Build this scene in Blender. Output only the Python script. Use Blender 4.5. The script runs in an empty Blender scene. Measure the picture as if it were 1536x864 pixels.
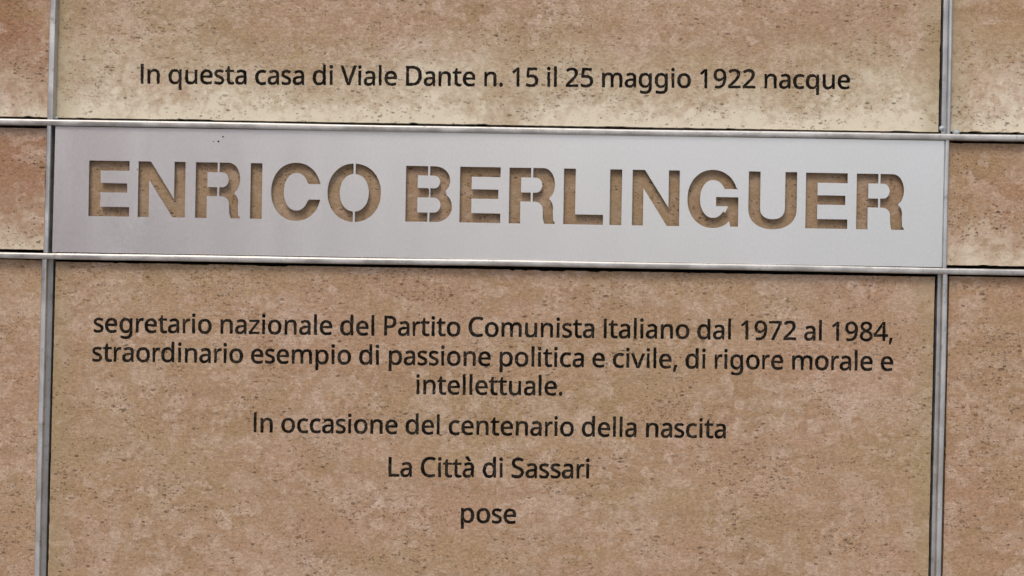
import bpy, bmesh, math, random
import numpy as np
from mathutils import Vector, Matrix
from mathutils.geometry import delaunay_2d_cdt

random.seed(7)
SC = bpy.context.scene
COL = SC.collection

# ------------------------------------------------------------------ camera
DIST = 2.2                       # camera to the stone face, metres
S = 1.30 / 1536.0                # metres per photo pixel on the stone face
ROLL = math.radians(0.93)
CR, SR = math.cos(ROLL), math.sin(ROLL)
cam_d = bpy.data.cameras.new('camera')
cam_d.sensor_width = 36.0
cam_d.lens = 36.0 * DIST / 1.30
cam_d.clip_start = 0.05
cam_d.clip_end = 500.0
cam = bpy.data.objects.new('camera', cam_d)
COL.objects.link(cam)
CAM_Z = 1.55
right = Vector((CR, 0, SR)); up = Vector((-SR, 0, CR)); fwd = Vector((0, 1, 0))
cam.matrix_world = Matrix(((right.x, up.x, -fwd.x, 0),
                           (right.y, up.y, -fwd.y, -DIST),
                           (right.z, up.z, -fwd.z, CAM_Z),
                           (0, 0, 0, 1)))
SC.camera = cam

# ------------------------------------------------------------------ sky, sun, exposure
SUN_EL, SUN_AZ = math.radians(52), math.radians(197)   # azimuth measured from +Y clockwise
world = bpy.data.worlds.new("World"); SC.world = world; world.use_nodes = True
wn = world.node_tree; wn.nodes.clear()
sky = wn.nodes.new('ShaderNodeTexSky'); sky.sky_type = 'NISHITA'; sky.sun_disc = False
sky.sun_elevation = SUN_EL; sky.sun_rotation = SUN_AZ
sky.air_density = 1.0; sky.dust_density = 3.5; sky.ozone_density = 1.0
bgn = wn.nodes.new('ShaderNodeBackground'); bgn.inputs['Strength'].default_value = 0.13
wo = wn.nodes.new('ShaderNodeOutputWorld')
wn.links.new(sky.outputs[0], bgn.inputs[0]); wn.links.new(bgn.outputs[0], wo.inputs[0])
sun_d = bpy.data.lights.new('sun', 'SUN'); sun_d.energy = 1.1; sun_d.angle = math.radians(20)
sun_d.color = (1.0, 0.95, 0.88)
sun = bpy.data.objects.new('sun', sun_d); COL.objects.link(sun)
sdir = Vector((math.sin(SUN_AZ) * math.cos(SUN_EL), math.cos(SUN_AZ) * math.cos(SUN_EL), math.sin(SUN_EL)))
sun.rotation_euler = (-sdir).to_track_quat('-Z', 'Y').to_euler()
sun.location = sdir * 20
vs = SC.view_settings
SC.display_settings.display_device = 'sRGB'
vs.view_transform = 'Standard'; vs.look = 'None'; vs.gamma = 1.0; vs.use_curve_mapping = False
vs.exposure = 0.25

# ------------------------------------------------------------------ helpers
def W(px, py, y=0.0):
    """a point of the wall: photo pixel taken onto the plane at depth y, in metres"""
    k = S * (DIST + y) / DIST
    u = (px - 768.0) * k; v = (432.0 - py) * k
    return (u * CR - v * SR, u * SR + v * CR + CAM_Z)

def props(o, label=None, cat=None, group=None, kind=None):
    if label: o['label'] = label
    if cat: o['category'] = cat
    if group: o['group'] = group
    if kind: o['kind'] = kind
    return o

def link(name, me, mats, parent=None, loc=None):
    o = bpy.data.objects.new(name, me)
    COL.objects.link(o)
    for m in (mats if isinstance(mats, (list, tuple)) else [mats]):
        if m.name not in [x.name for x in me.materials if x]: me.materials.append(m)
    if loc is not None: o.location = loc
    if parent is not None: o.parent = parent
    return o

class NT:
    """short hand for building shader trees"""
    def __init__(s, name):
        s.m = bpy.data.materials.new(name); s.m.use_nodes = True
        s.t = s.m.node_tree; s.t.nodes.clear()
        s.out = s.t.nodes.new('ShaderNodeOutputMaterial')
        s.b = s.t.nodes.new('ShaderNodeBsdfPrincipled')
        s.t.links.new(s.b.outputs[0], s.out.inputs['Surface'])
    def put(s, sock, v):
        if isinstance(v, bpy.types.NodeSocket): s.t.links.new(v, sock)
        else: sock.default_value = v
    def math(s, op, a, b=0.0, c=0.0, clamp=False):
        n = s.t.nodes.new('ShaderNodeMath'); n.operation = op; n.use_clamp = clamp
        s.put(n.inputs[0], a); s.put(n.inputs[1], b); s.put(n.inputs[2], c)
        return n.outputs[0]
    def vmath(s, op, a, b):
        n = s.t.nodes.new('ShaderNodeVectorMath'); n.operation = op
        s.put(n.inputs[0], a); s.put(n.inputs[1], b); return n.outputs[0]
    def ramp(s, v, lo, hi, a=0.0, b=1.0):
        n = s.t.nodes.new('ShaderNodeMapRange'); n.interpolation_type = 'SMOOTHSTEP'
        s.put(n.inputs['Value'], v)
        for k, x in zip(('From Min', 'From Max', 'To Min', 'To Max'), (lo, hi, a, b)): s.put(n.inputs[k], x)
        return n.outputs[0]
    def mix(s, f, a, b, mode='MIX'):
        n = s.t.nodes.new('ShaderNodeMix'); n.data_type = 'RGBA'; n.blend_type = mode
        s.put(n.inputs[0], f)
        s.put(n.inputs[6], a if isinstance(a, bpy.types.NodeSocket) else (*a, 1))
        s.put(n.inputs[7], b if isinstance(b, bpy.types.NodeSocket) else (*b, 1))
        return n.outputs[2]
    def noise(s, vec, scale, detail=3.0, rough=0.5, dist=0.0, out=0):
        n = s.t.nodes.new('ShaderNodeTexNoise'); s.put(n.inputs['Vector'], vec)
        n.inputs['Scale'].default_value = scale; n.inputs['Detail'].default_value = detail
        n.inputs['Roughness'].default_value = rough; n.inputs['Distortion'].default_value = dist
        return n.outputs[out]
    def voro(s, vec, scale, out='Distance', feature='F1', rnd=1.0):
        n = s.t.nodes.new('ShaderNodeTexVoronoi'); n.feature = feature
        s.put(n.inputs['Vector'], vec); n.inputs['Scale'].default_value = scale
        n.inputs['Randomness'].default_value = rnd
        return n.outputs[out]
    def attr(s, name, out='Fac'):
        n = s.t.nodes.new('ShaderNodeAttribute'); n.attribute_type = 'OBJECT'; n.attribute_name = name
        return n.outputs[out]
    def coord(s, out='Object'):
        n = s.t.nodes.new('ShaderNodeTexCoord'); return n.outputs[out]
    def sep(s, v):
        n = s.t.nodes.new('ShaderNodeSeparateXYZ'); s.put(n.inputs[0], v); return n.outputs
    def comb(s, x, y, z):
        n = s.t.nodes.new('ShaderNodeCombineXYZ')
        for i, v in enumerate((x, y, z)): s.put(n.inputs[i], v)
        return n.outputs[0]
    def bump(s, h, strength, dist, normal=None):
        n = s.t.nodes.new('ShaderNodeBump'); s.put(n.inputs['Height'], h)
        n.inputs['Strength'].default_value = strength; n.inputs['Distance'].default_value = dist
        if normal is not None: s.put(n.inputs['Normal'], normal)
        return n.outputs[0]
    def set(s, **k):
        for a, v in k.items():
            s.put(s.b.inputs[a.replace('_', ' ')], v)

# ------------------------------------------------------------------ materials
def travertine():
    """vein-cut, unfilled travertine: bands, calcite clouds, small drawn-out pits, paler cream at the lower edge"""
    t = NT('travertine')
    P = t.coord('Object')
    seed = t.attr('seed')
    off = t.comb(t.math('MULTIPLY', seed, 3.17), 0.0, t.math('MULTIPLY', seed, 1.71))
    V0 = t.vmath('ADD', P, off)
    wob = t.noise(V0, 9.0, 4.0, 0.6, out=1)
    wob = t.vmath('SUBTRACT', wob, (0.5, 0.5, 0.5))
    V = t.vmath('ADD', V0, t.vmath('MULTIPLY', wob, (0.05, 0.05, 0.02)))
    fine_w = t.vmath('MULTIPLY', t.vmath('SUBTRACT', t.noise(V0, 160.0, 2.0, 0.6, out=1), (0.5, 0.5, 0.5)), (0.008, 0.0, 0.006))
    # broad colour
    big = t.noise(t.vmath('MULTIPLY', V, (1.0, 1.0, 1.9)), 3.2, 5.0, 0.6)
    col = t.mix(t.ramp(big, 0.36, 0.64), (0.388, 0.285, 0.174), (0.410, 0.278, 0.188))
    band = t.noise(t.vmath('MULTIPLY', V, (1.0, 1.0, 7.0)), 5.0, 6.0, 0.65)
    col = t.mix(t.ramp(band, 0.42, 0.72, 0.0, 0.55), col, (0.300, 0.205, 0.120))
    band2 = t.noise(t.vmath('MULTIPLY', V, (0.5, 1.0, 9.0)), 13.0, 5.0, 0.7)
    col = t.mix(t.ramp(band2, 0.5, 0.78, 0.0, 0.4), col, (0.46, 0.355, 0.262))
    # tint of the single slab
    col = t.mix(t.attr('rosy'), col, t.mix(1.0, col, (0.985, 0.92, 0.90), 'MULTIPLY'))
    col = t.mix(t.attr('russet'), col, t.mix(t.ramp(t.noise(V, 5.0, 4.0, 0.6), 0.4, 0.62), col, (0.30, 0.155, 0.090)))
    # pale calcite clouds with ragged outlines
    Vp = t.vmath('ADD', V, fine_w)
    cl = t.noise(t.vmath('MULTIPLY', Vp, (1.0, 1.0, 1.4)), 25.0, 6.0, 0.66)
    clm = t.noise(V, 6.5, 2.0, 0.5)
    cth = t.math('ADD', cl, t.math('MULTIPLY', t.math('SUBTRACT', clm, 0.5), 0.55))
    col = t.mix(t.math('MULTIPLY', t.ramp(cth, 0.53, 0.585, 0.0, 0.46), t.ramp(t.noise(V, 24.0, 3.0, 0.6), 0.35, 0.65, 0.15, 1.0)), col, (0.485, 0.372, 0.28))
    w2 = t.vmath('MULTIPLY', t.vmath('SUBTRACT', t.noise(V0, 40.0, 4.0, 0.7, out=1), (0.5, 0.5, 0.5)), (0.05, 0.0, 0.035))
    Q2 = t.vmath('ADD', V, w2)
    n3 = t.noise(t.vmath('MULTIPLY', Q2, (1.0, 1.0, 1.3)), 11.0, 2.0, 0.4)
    n3b = t.noise(Q2, 33.0, 1.0, 0.4)
    m3 = t.math('MULTIPLY', t.ramp(n3, 0.585, 0.605), t.ramp(n3b, 0.40, 0.44))
    col = t.mix(t.math('MULTIPLY', m3, 0.33), col, (0.52, 0.40, 0.32))
    n4 = t.noise(t.vmath('ADD', Q2, (3.3, 0, 1.7)), 40.0, 1.0, 0.4)
    n4b = t.noise(V, 8.0, 2.0, 0.5)
    m4 = t.math('MULTIPLY', t.ramp(n4, 0.66, 0.69), t.ramp(n4b, 0.46, 0.56))
    col = t.mix(t.math('MULTIPLY', m4, 0.42), col, (0.54, 0.43, 0.35))
    och = t.noise(t.vmath('MULTIPLY', t.vmath('ADD', Q2, (9.1, 0, 4.2)), (1.0, 1.0, 2.0)), 9.0, 4.0, 0.6)
    col = t.mix(t.ramp(och, 0.54, 0.68, 0.0, 0.5), col, (0.315, 0.215, 0.110))
    Q5 = t.vmath('MULTIPLY', t.vmath('ADD', V0, t.vmath('MULTIPLY', w2, (0.35, 0.0, 0.35))), (1.0, 0.02, 1.35))
    fl = t.sep(t.voro(Q5, 62.0, 'Color')); fl2 = t.sep(t.voro(Q5, 125.0, 'Color'))
    fm = t.ramp(t.noise(V, 10.0, 4.0, 0.6), 0.42, 0.60)
    fm2 = t.ramp(t.noise(t.vmath('ADD', V, (5.5, 0, 2.5)), 14.0, 4.0, 0.6), 0.44, 0.60)
    col = t.mix(t.math('MULTIPLY', t.math('MULTIPLY', t.ramp(fl[0], 0.62, 0.80), fm), 0.42), col, (0.555, 0.435, 0.350))
    col = t.mix(t.math('MULTIPLY', t.math('MULTIPLY', t.ramp(fl2[0], 0.60, 0.85), fm2), 0.40), col, (0.545, 0.425, 0.338))
    col = t.mix(t.math('MULTIPLY', t.math('MULTIPLY', t.ramp(fl2[1], 0.72, 0.85), fm), 0.32), col, (0.28, 0.18, 0.105))
    # small grain mottling
    gr = t.noise(t.vmath('MULTIPLY', V0, (1.0, 1.0, 1.8)), 170.0, 3.0, 0.7)
    col = t.mix(t.ramp(gr, 0.25, 0.75, 0.0, 1.0), t.mix(1.0, col, (0.76, 0.75, 0.73), 'MULTIPLY'),
                t.mix(1.0, col, (1.22, 1.22, 1.21), 'MULTIPLY'))
    grf = t.noise(t.vmath('MULTIPLY', V0, (1.0, 1.0, 1.5)), 430.0, 2.0, 0.8)
    col = t.mix(t.ramp(grf, 0.30, 0.70), t.mix(1.0, col, (0.80, 0.78, 0.76), 'MULTIPLY'), t.mix(1.0, col, (1.19, 1.19, 1.18), 'MULTIPLY'))
    gr3 = t.noise(t.vmath('MULTIPLY', V0, (1.0, 1.0, 2.2)), 60.0, 3.0, 0.65)
    col = t.mix(t.ramp(gr3, 0.52, 0.74, 0.0, 0.45), col, (0.26, 0.165, 0.095))
    # paler cream above the lower edge, worn bits at the sides
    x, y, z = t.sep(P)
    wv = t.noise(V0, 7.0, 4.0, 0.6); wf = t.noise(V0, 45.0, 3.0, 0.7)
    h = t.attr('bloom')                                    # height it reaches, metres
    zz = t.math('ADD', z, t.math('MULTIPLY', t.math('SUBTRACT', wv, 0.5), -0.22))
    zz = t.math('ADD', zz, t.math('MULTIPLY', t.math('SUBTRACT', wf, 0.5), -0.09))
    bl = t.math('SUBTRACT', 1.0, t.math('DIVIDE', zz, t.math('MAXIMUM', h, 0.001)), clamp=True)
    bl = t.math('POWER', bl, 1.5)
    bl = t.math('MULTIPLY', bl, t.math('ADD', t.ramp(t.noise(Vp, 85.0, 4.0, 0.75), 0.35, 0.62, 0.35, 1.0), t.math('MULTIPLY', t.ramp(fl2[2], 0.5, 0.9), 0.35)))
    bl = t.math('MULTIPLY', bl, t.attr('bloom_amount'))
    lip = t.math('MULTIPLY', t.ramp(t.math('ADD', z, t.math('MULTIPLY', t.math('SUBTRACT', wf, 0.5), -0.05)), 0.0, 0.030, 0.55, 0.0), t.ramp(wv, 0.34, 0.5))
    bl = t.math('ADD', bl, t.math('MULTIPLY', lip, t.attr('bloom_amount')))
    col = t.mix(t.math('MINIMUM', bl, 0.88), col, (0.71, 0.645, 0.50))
    ed = t.math('SUBTRACT', t.attr('half_width'), t.math('ABSOLUTE', x))
    ed = t.math('ADD', ed, t.math('MULTIPLY', t.math('SUBTRACT', wv, 0.5), 0.03))
    col = t.mix(t.math('MULTIPLY', t.ramp(ed, 0.004, 0.036, 0.55, 0.0), t.attr('edge_amount')), col, (0.33, 0.27, 0.145))
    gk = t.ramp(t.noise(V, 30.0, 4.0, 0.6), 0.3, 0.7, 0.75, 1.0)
    col = t.mix(t.math('MULTIPLY', gk, t.attr('grime')), col, (0.225, 0.158, 0.088))  # darker brown mixed in, by each slab's own amount
    # pits: two sizes, drawn out along the bedding, in loose swarms
    swarm = t.noise(t.vmath('MULTIPLY', V0, (1.0, 1.0, 2.0)), 9.0, 4.0, 0.65)
    pit_w = t.vmath('MULTIPLY', t.vmath('SUBTRACT', t.noise(V0, 330.0, 2.0, 0.7, out=1), (0.5, 0.5, 0.5)), (0.0055, 0.0, 0.0030))
    def pits(scale, sx, sz, r0, r1, keep, mod):
        Q = t.vmath('MULTIPLY', t.vmath('ADD', V0, pit_w), (sx, 0.02, sz))
        d = t.voro(Q, scale); c = t.sep(t.voro(Q, scale, 'Color'))
        rad = t.math('ADD', r0, t.math('MULTIPLY', c[1], r1))
        k = t.math('LESS_THAN', c[0], t.ramp(swarm, 0.43, 0.66, keep * 0.06, keep * mod * 1.15))
        m = t.ramp(t.math('DIVIDE', d, rad), 0.6, 1.1, 1.0, 0.0)
        return t.math('MULTIPLY', m, k), c[2]
    pa, ca = pits(185.0, 0.62, 1.25, 0.12, 0.26, 0.34, 1.7)
    pb, cb = pits(80.0, 0.55, 1.45, 0.04, 0.20, 0.17, 2.0)
    pc, cc = pits(340.0, 0.8, 1.1, 0.20, 0.26, 0.42, 1.5)
    den = t.attr('pitting')
    pit = t.math('MAXIMUM', t.math('MULTIPLY', pa, t.ramp(ca, 0.1, 0.9, 0.4, 1.0)), t.math('MULTIPLY', pb, t.ramp(cb, 0.0, 1.0, 0.3, 1.0)))
    pit = t.math('MAXIMUM', pit, t.math('MULTIPLY', pc, 0.72))
    pit = t.math('MULTIPLY', pit, den, clamp=True)
    halo = t.math('MULTIPLY', t.ramp(swarm, 0.52, 0.72), t.ramp(t.noise(Vp, 48.0, 4.0, 0.7), 0.5, 0.68))
    col = t.mix(t.math('MULTIPLY', halo, 0.38), col, (0.235, 0.140, 0.078))
    col = t.mix(t.math('MULTIPLY', pit, 0.9), col, (0.092, 0.052, 0.027))
    hgt = t.math('SUBTRACT', t.math('MULTIPLY', gr, 0.10), pit)
    nrm = t.bump(hgt, 0.55, 0.0014)
    t.set(Base_Color=col, Roughness=t.ramp(gr, 0.2, 0.8, 0.58, 0.78), Specular_IOR_Level=0.15, Normal=nrm)
    return t.m

def simple(name, rgb, rough=0.6, metal=0.0, noise_scale=40.0, amt=0.15, spec=0.5, bump=0.0):
    t = NT(name); P = t.coord('Object')
    n = t.noise(P, noise_scale, 4.0, 0.6)
    c = t.mix(t.ramp(n, 0.3, 0.7), tuple(v * (1 - amt) for v in rgb), tuple(min(1, v * (1 + amt)) for v in rgb))
    t.set(Base_Color=c, Roughness=rough, Metallic=metal, Specular_IOR_Level=spec)
    if bump: t.put(t.b.inputs['Normal'], t.bump(n, bump, 0.002))
    return t.m

def bar_metal(name, lo, hi, r0, r1):
    t = NT(name); P = t.coord('Object')
    x, y, z = t.sep(P)
    n1 = t.noise(t.vmath('MULTIPLY', P, (1, 1, 1)), 26.0, 4.0, 0.6)
    n2 = t.noise(P, 420.0, 2.0, 0.6)
    c = t.mix(t.ramp(n1, 0.3, 0.7), lo, hi)
    c = t.mix(t.ramp(n2, 0.62, 0.72, 0.0, 0.5), c, (0.20, 0.18, 0.15))
    n3 = t.noise(P, 75.0, 5.0, 0.7)
    c = t.mix(t.ramp(n3, 0.55, 0.72, 0.0, 0.55), c, (0.24, 0.20, 0.16))
    t.set(Base_Color=c, Metallic=1.0, Roughness=t.ramp(n1, 0.3, 0.7, r0, r1))
    t.put(t.b.inputs['Normal'], t.bump(t.noise(P, 14.0, 2.0, 0.5), 0.35, 0.004, t.bump(n2, 0.15, 0.0006)))
    return t.m

def plate_metal():
    t = NT('satin_steel'); P = t.coord('Object')
    f = t.noise(t.vmath('MULTIPLY', P, (1.0, 1.0, 0.55)), 380.0, 3.0, 0.7)
    g = t.noise(P, 7.0, 3.0, 0.5)
    c = t.mix(t.ramp(f, 0.3, 0.7), (0.77, 0.77, 0.755), (0.82, 0.82, 0.805))
    c = t.mix(t.ramp(g, 0.35, 0.65, 0.0, 0.22), c, (0.76, 0.755, 0.74))
    sp = t.voro(P, 26.0); sc = t.sep(t.voro(P, 26.0, 'Color'))
    dots = t.math('MULTIPLY', t.ramp(sp, 0.015, 0.045, 1.0, 0.0), t.math('LESS_THAN', sc[0], 0.22))
    c = t.mix(t.math('MULTIPLY', dots, 0.5), c, (0.16, 0.10, 0.07))
    t.set(Base_Color=c, Metallic=1.0, Roughness=t.math('ADD', t.ramp(f, 0.3, 0.7, 0.35, 0.40), t.math('MULTIPLY', t.ramp(t.noise(t.vmath('MULTIPLY', P, (1.0, 1.0, 0.25)), 16.0, 5.0, 0.6), 0.35, 0.7), 0.035)))
    t.put(t.b.inputs['Normal'], t.bump(f, 0.05, 0.0004))
    return t.m

M_STONE = travertine()
def lettering_paint():
    t = NT('black_lettering_paint'); P = t.coord('Object')
    a = t.noise(P, 420.0, 3.0, 0.7); b = t.noise(P, 60.0, 3.0, 0.6)
    c = t.mix(t.ramp(b, 0.35, 0.7), (0.007, 0.006, 0.005), (0.030, 0.025, 0.020))
    c = t.mix(t.math('MULTIPLY', t.ramp(a, 0.60, 0.70), t.ramp(b, 0.42, 0.62)), c, (0.22, 0.155, 0.105))
    t.set(Base_Color=c, Roughness=0.8, Specular_IOR_Level=0.03)
    return t.m
M_PAINT = lettering_paint()
M_BAR = bar_metal('bar_steel', (0.40, 0.385, 0.36), (0.62, 0.61, 0.585), 0.42, 0.62)
M_POST = bar_metal('post_zinc', (0.50, 0.505, 0.50), (0.62, 0.63, 0.625), 0.42, 0.58)
M_PLATE = plate_metal()
M_CUT = simple('cut_steel_edge', (0.22, 0.20, 0.17), 0.5, 0.8, 300, 0.3)
M_SEAL = simple('black_joint_sealant', (0.010, 0.010, 0.010), 0.75, spec=0.2)
M_WELD = simple('weld_metal', (0.42, 0.46, 0.48), 0.6, 0.7, 300, 0.3, bump=0.6)
M_PAVE = simple('paving', (0.42, 0.40, 0.375), 0.85, 0.0, 3.0, 0.2)
M_REFLECTOR = simple('rose_reflector', (0.88, 0.465, 0.405), 0.9, 0.0, 2.0, 0.12)  # colour of the added block mirrored in the plate

# ------------------------------------------------------------------ ground and wall behind
def box_mesh(name, x0, x1, y0, y1, z0, z1):
    bm = bmesh.new()
    bmesh.ops.create_cube(bm, size=1.0)
    for v in bm.verts:
        v.co = Vector(((x0 + x1) / 2 + v.co.x * (x1 - x0), (y0 + y1) / 2 + v.co.y * (y1 - y0), (z0 + z1) / 2 + v.co.z * (z1 - z0)))
    me = bpy.data.meshes.new(name); bm.to_mesh(me); bm.free(); return me

def sheet_mesh(name, x0, x1, y0, y1, z):
    me = bpy.data.meshes.new(name)
    me.from_pydata([(x0, y0, z), (x1, y0, z), (x1, y1, z), (x0, y1, z)], [], [(0, 1, 2, 3)]); return me

props(link('pavement', sheet_mesh('pavement', -60, 60, -60, 1.0, 0.0), M_PAVE), kind='structure')
props(link('wall', box_mesh('wall', -1.25, 1.25, 0.0205, 0.20, 0.004, 2.45), M_SEAL), kind='structure')

# unseen rose block, added so the plate's left half reflects its pink
reflector = bpy.data.objects.new('reflector', None); COL.objects.link(reflector); reflector.location = (-7.5, -11.0, 0)
props(reflector, 'rose plastered house across the street, facing the memorial', 'reflector')
link('wall', box_mesh('wall', -5.0, 6.1, -4.0, 0.0, 0.0, 6.6), M_REFLECTOR, reflector)
link('reflector_top', box_mesh('reflector_top', -5.3, 6.4, -4.3, 0.3, 6.6, 6.85), M_PAVE, reflector)

# ------------------------------------------------------------------ the grid: joint lines in photo pixels
def lerp(a, b, t): return a + (b - a) * t
def hline(y0, y1): return lambda px: lerp(y0, y1, px / 1536.0)
def vline(x0, x1): return lambda py: lerp(x0, x1, py / 864.0)
UP = hline(182.6, 207.4)          # centre line of the upper bar
LO = hline(382.2, 408.2)          # centre line of the lower bar
LV = vline(80.0, 58.5)            # centre line of the left posts
RV = vline(1423.5, 1404.5)        # centre line of the right posts

def cross(h, v):
    x = 768.0
    for _ in range(6): x = v(h(x))
    return x, h(x)

# ------------------------------------------------------------------ stone slabs
SLAB_T = 0.014
def wobble_edge(a, b, step, amp, chip, rng):
    """points from a to b (wall metres) with a sawn but chipped line"""
    a, b = Vector(a), Vector(b); L = (b - a).length; n = max(2, int(L / step))
    d = (b - a) / L; nrm = Vector((-d.y, d.x))      # points into the slab for a counter-clockwise outline
    out = []; chipv = 0.0
    for i in range(n):
        if rng.random() < 0.07: chipv = rng.random() * chip
        elif rng.random() < 0.35: chipv = 0.0
        k = 0.0 if i == 0 else rng.uniform(0, amp) + chipv * rng.uniform(0.5, 1.0)
        p = a + (b - a) * (i / n) + nrm * k
        out.append((p.x, p.y))
    return out

def flat_solid(name, loops, depth, y0=0.0):
    """2D outline with holes (even-odd) -> solid mesh in the XZ plane, front face at y0, back at y0+depth"""
    vs_, es = [], []
    for l in loops:
        n0 = len(vs_); n = len(l)
        vs_ += [Vector(p) for p in l]
        es += [(n0 + i, n0 + (i + 1) % n) for i in range(n)]
    V, E, F, *_ = delaunay_2d_cdt(vs_, es, [], 1, 1e-7)
    P = np.array([(v.x, v.y) for v in V]); T = np.array([f for f in F])
    C = P[T].mean(axis=1)
    A = np.array([vs_[a] for a, b in es]); B = np.array([vs_[b] for a, b in es])
    inside = np.zeros(len(C), bool)
    for k in range(0, len(C), 400):
        c = C[k:k + 400, None, :]
        cond = (A[None, :, 1] > c[..., 1]) != (B[None, :, 1] > c[..., 1])
        with np.errstate(divide='ignore', invalid='ignore'):
            xi = (B[:, 0] - A[:, 0])[None] * (c[..., 1] - A[None, :, 1]) / (B[:, 1] - A[:, 1])[None] + A[None, :, 0]
        inside[k:k + 400] = (cond & (c[..., 0] < xi)).sum(axis=1) % 2 == 1
    T = T[inside]
    used = {}; tri = []
    for t in T:
        tri.append([used.setdefault(int(i), len(used)) for i in t])
    order = sorted(used, key=used.get); n = len(order)
    co = [(P[i][0], y0, P[i][1]) for i in order] + [(P[i][0], y0 + depth, P[i][1]) for i in order]
    edges = set()
    for a, b, c in tri:
        for e_ in ((a, b), (b, c), (c, a)): edges.add(e_)
    faces = [(a, b, c) for a, b, c in tri] + [(c + n, b + n, a + n) for a, b, c in tri]
    faces += [(b, a, a + n, b + n) for a, b in edges if (b, a) not in edges]
    me = bpy.data.meshes.new(name); me.from_pydata(co, [], faces); me.validate(); me.update()
    return me

GROUP_STONE = 'travertine slabs of the memorial'
LETTER_DEPTH = 0.0009
def slab(corners, seed, label, glyphs=(), y=0.0, **at):
    """corners: wall points counter-clockwise from lower left; glyphs: list of glyphs, each a list of wall loops"""
    rng = random.Random(seed)
    cx = sum(c[0] for c in corners) / 4; zb = (corners[0][1] + corners[1][1]) / 2
    loc = lambda p: (p[0] - cx, p[1] - zb)
    out = []
    for i in range(4):
        out += wobble_edge(corners[i], corners[(i + 1) % 4], 0.004, 0.0004, at.get('chip', 0.0022) if i == 2 else 0.0009 if i != 0 else 0.0016, rng)
    root = bpy.data.objects.new('stone_panel', None); COL.objects.link(root)
    root.location = (cx, y, zb); root.empty_display_size = 0.05
    props(root, label, 'stone panel', GROUP_STONE)
    out = [loc(p) for p in out]
    holes = [[loc(p) for p in l] for g in glyphs for l in g]
    at_ = dict(seed=float(seed), rosy=0.3, russet=0.0, bloom=0.0, bloom_amount=0.0, edge_amount=0.0, pitting=0.8, grime=0.0,
               half_width=(corners[1][0] - corners[0][0]) / 2)
    at_.update({k: v for k, v in at.items() if k != 'chip'})
    if holes:
        face = flat_solid('slab', [out] + holes, LETTER_DEPTH)
        back = flat_solid('slab_core', [out], SLAB_T - LETTER_DEPTH - 0.00002, LETTER_DEPTH + 0.00002)
        bm = bmesh.new(); bm.from_mesh(face); bm.from_mesh(back)
        me = bpy.data.meshes.new('slab'); bm.to_mesh(me); bm.free()
    else:
        me = flat_solid('slab', [out], SLAB_T)
    o = link('slab', me, M_STONE, root)
    for k, v in at_.items(): o[k] = v
    for g in glyphs:
        lo = [[loc(p) for p in l] for l in g]
        gm = flat_solid('letter', lo, 0.00045, LETTER_DEPTH - 0.00055)
        link('letter', gm, M_PAINT, root)
    return root

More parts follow.
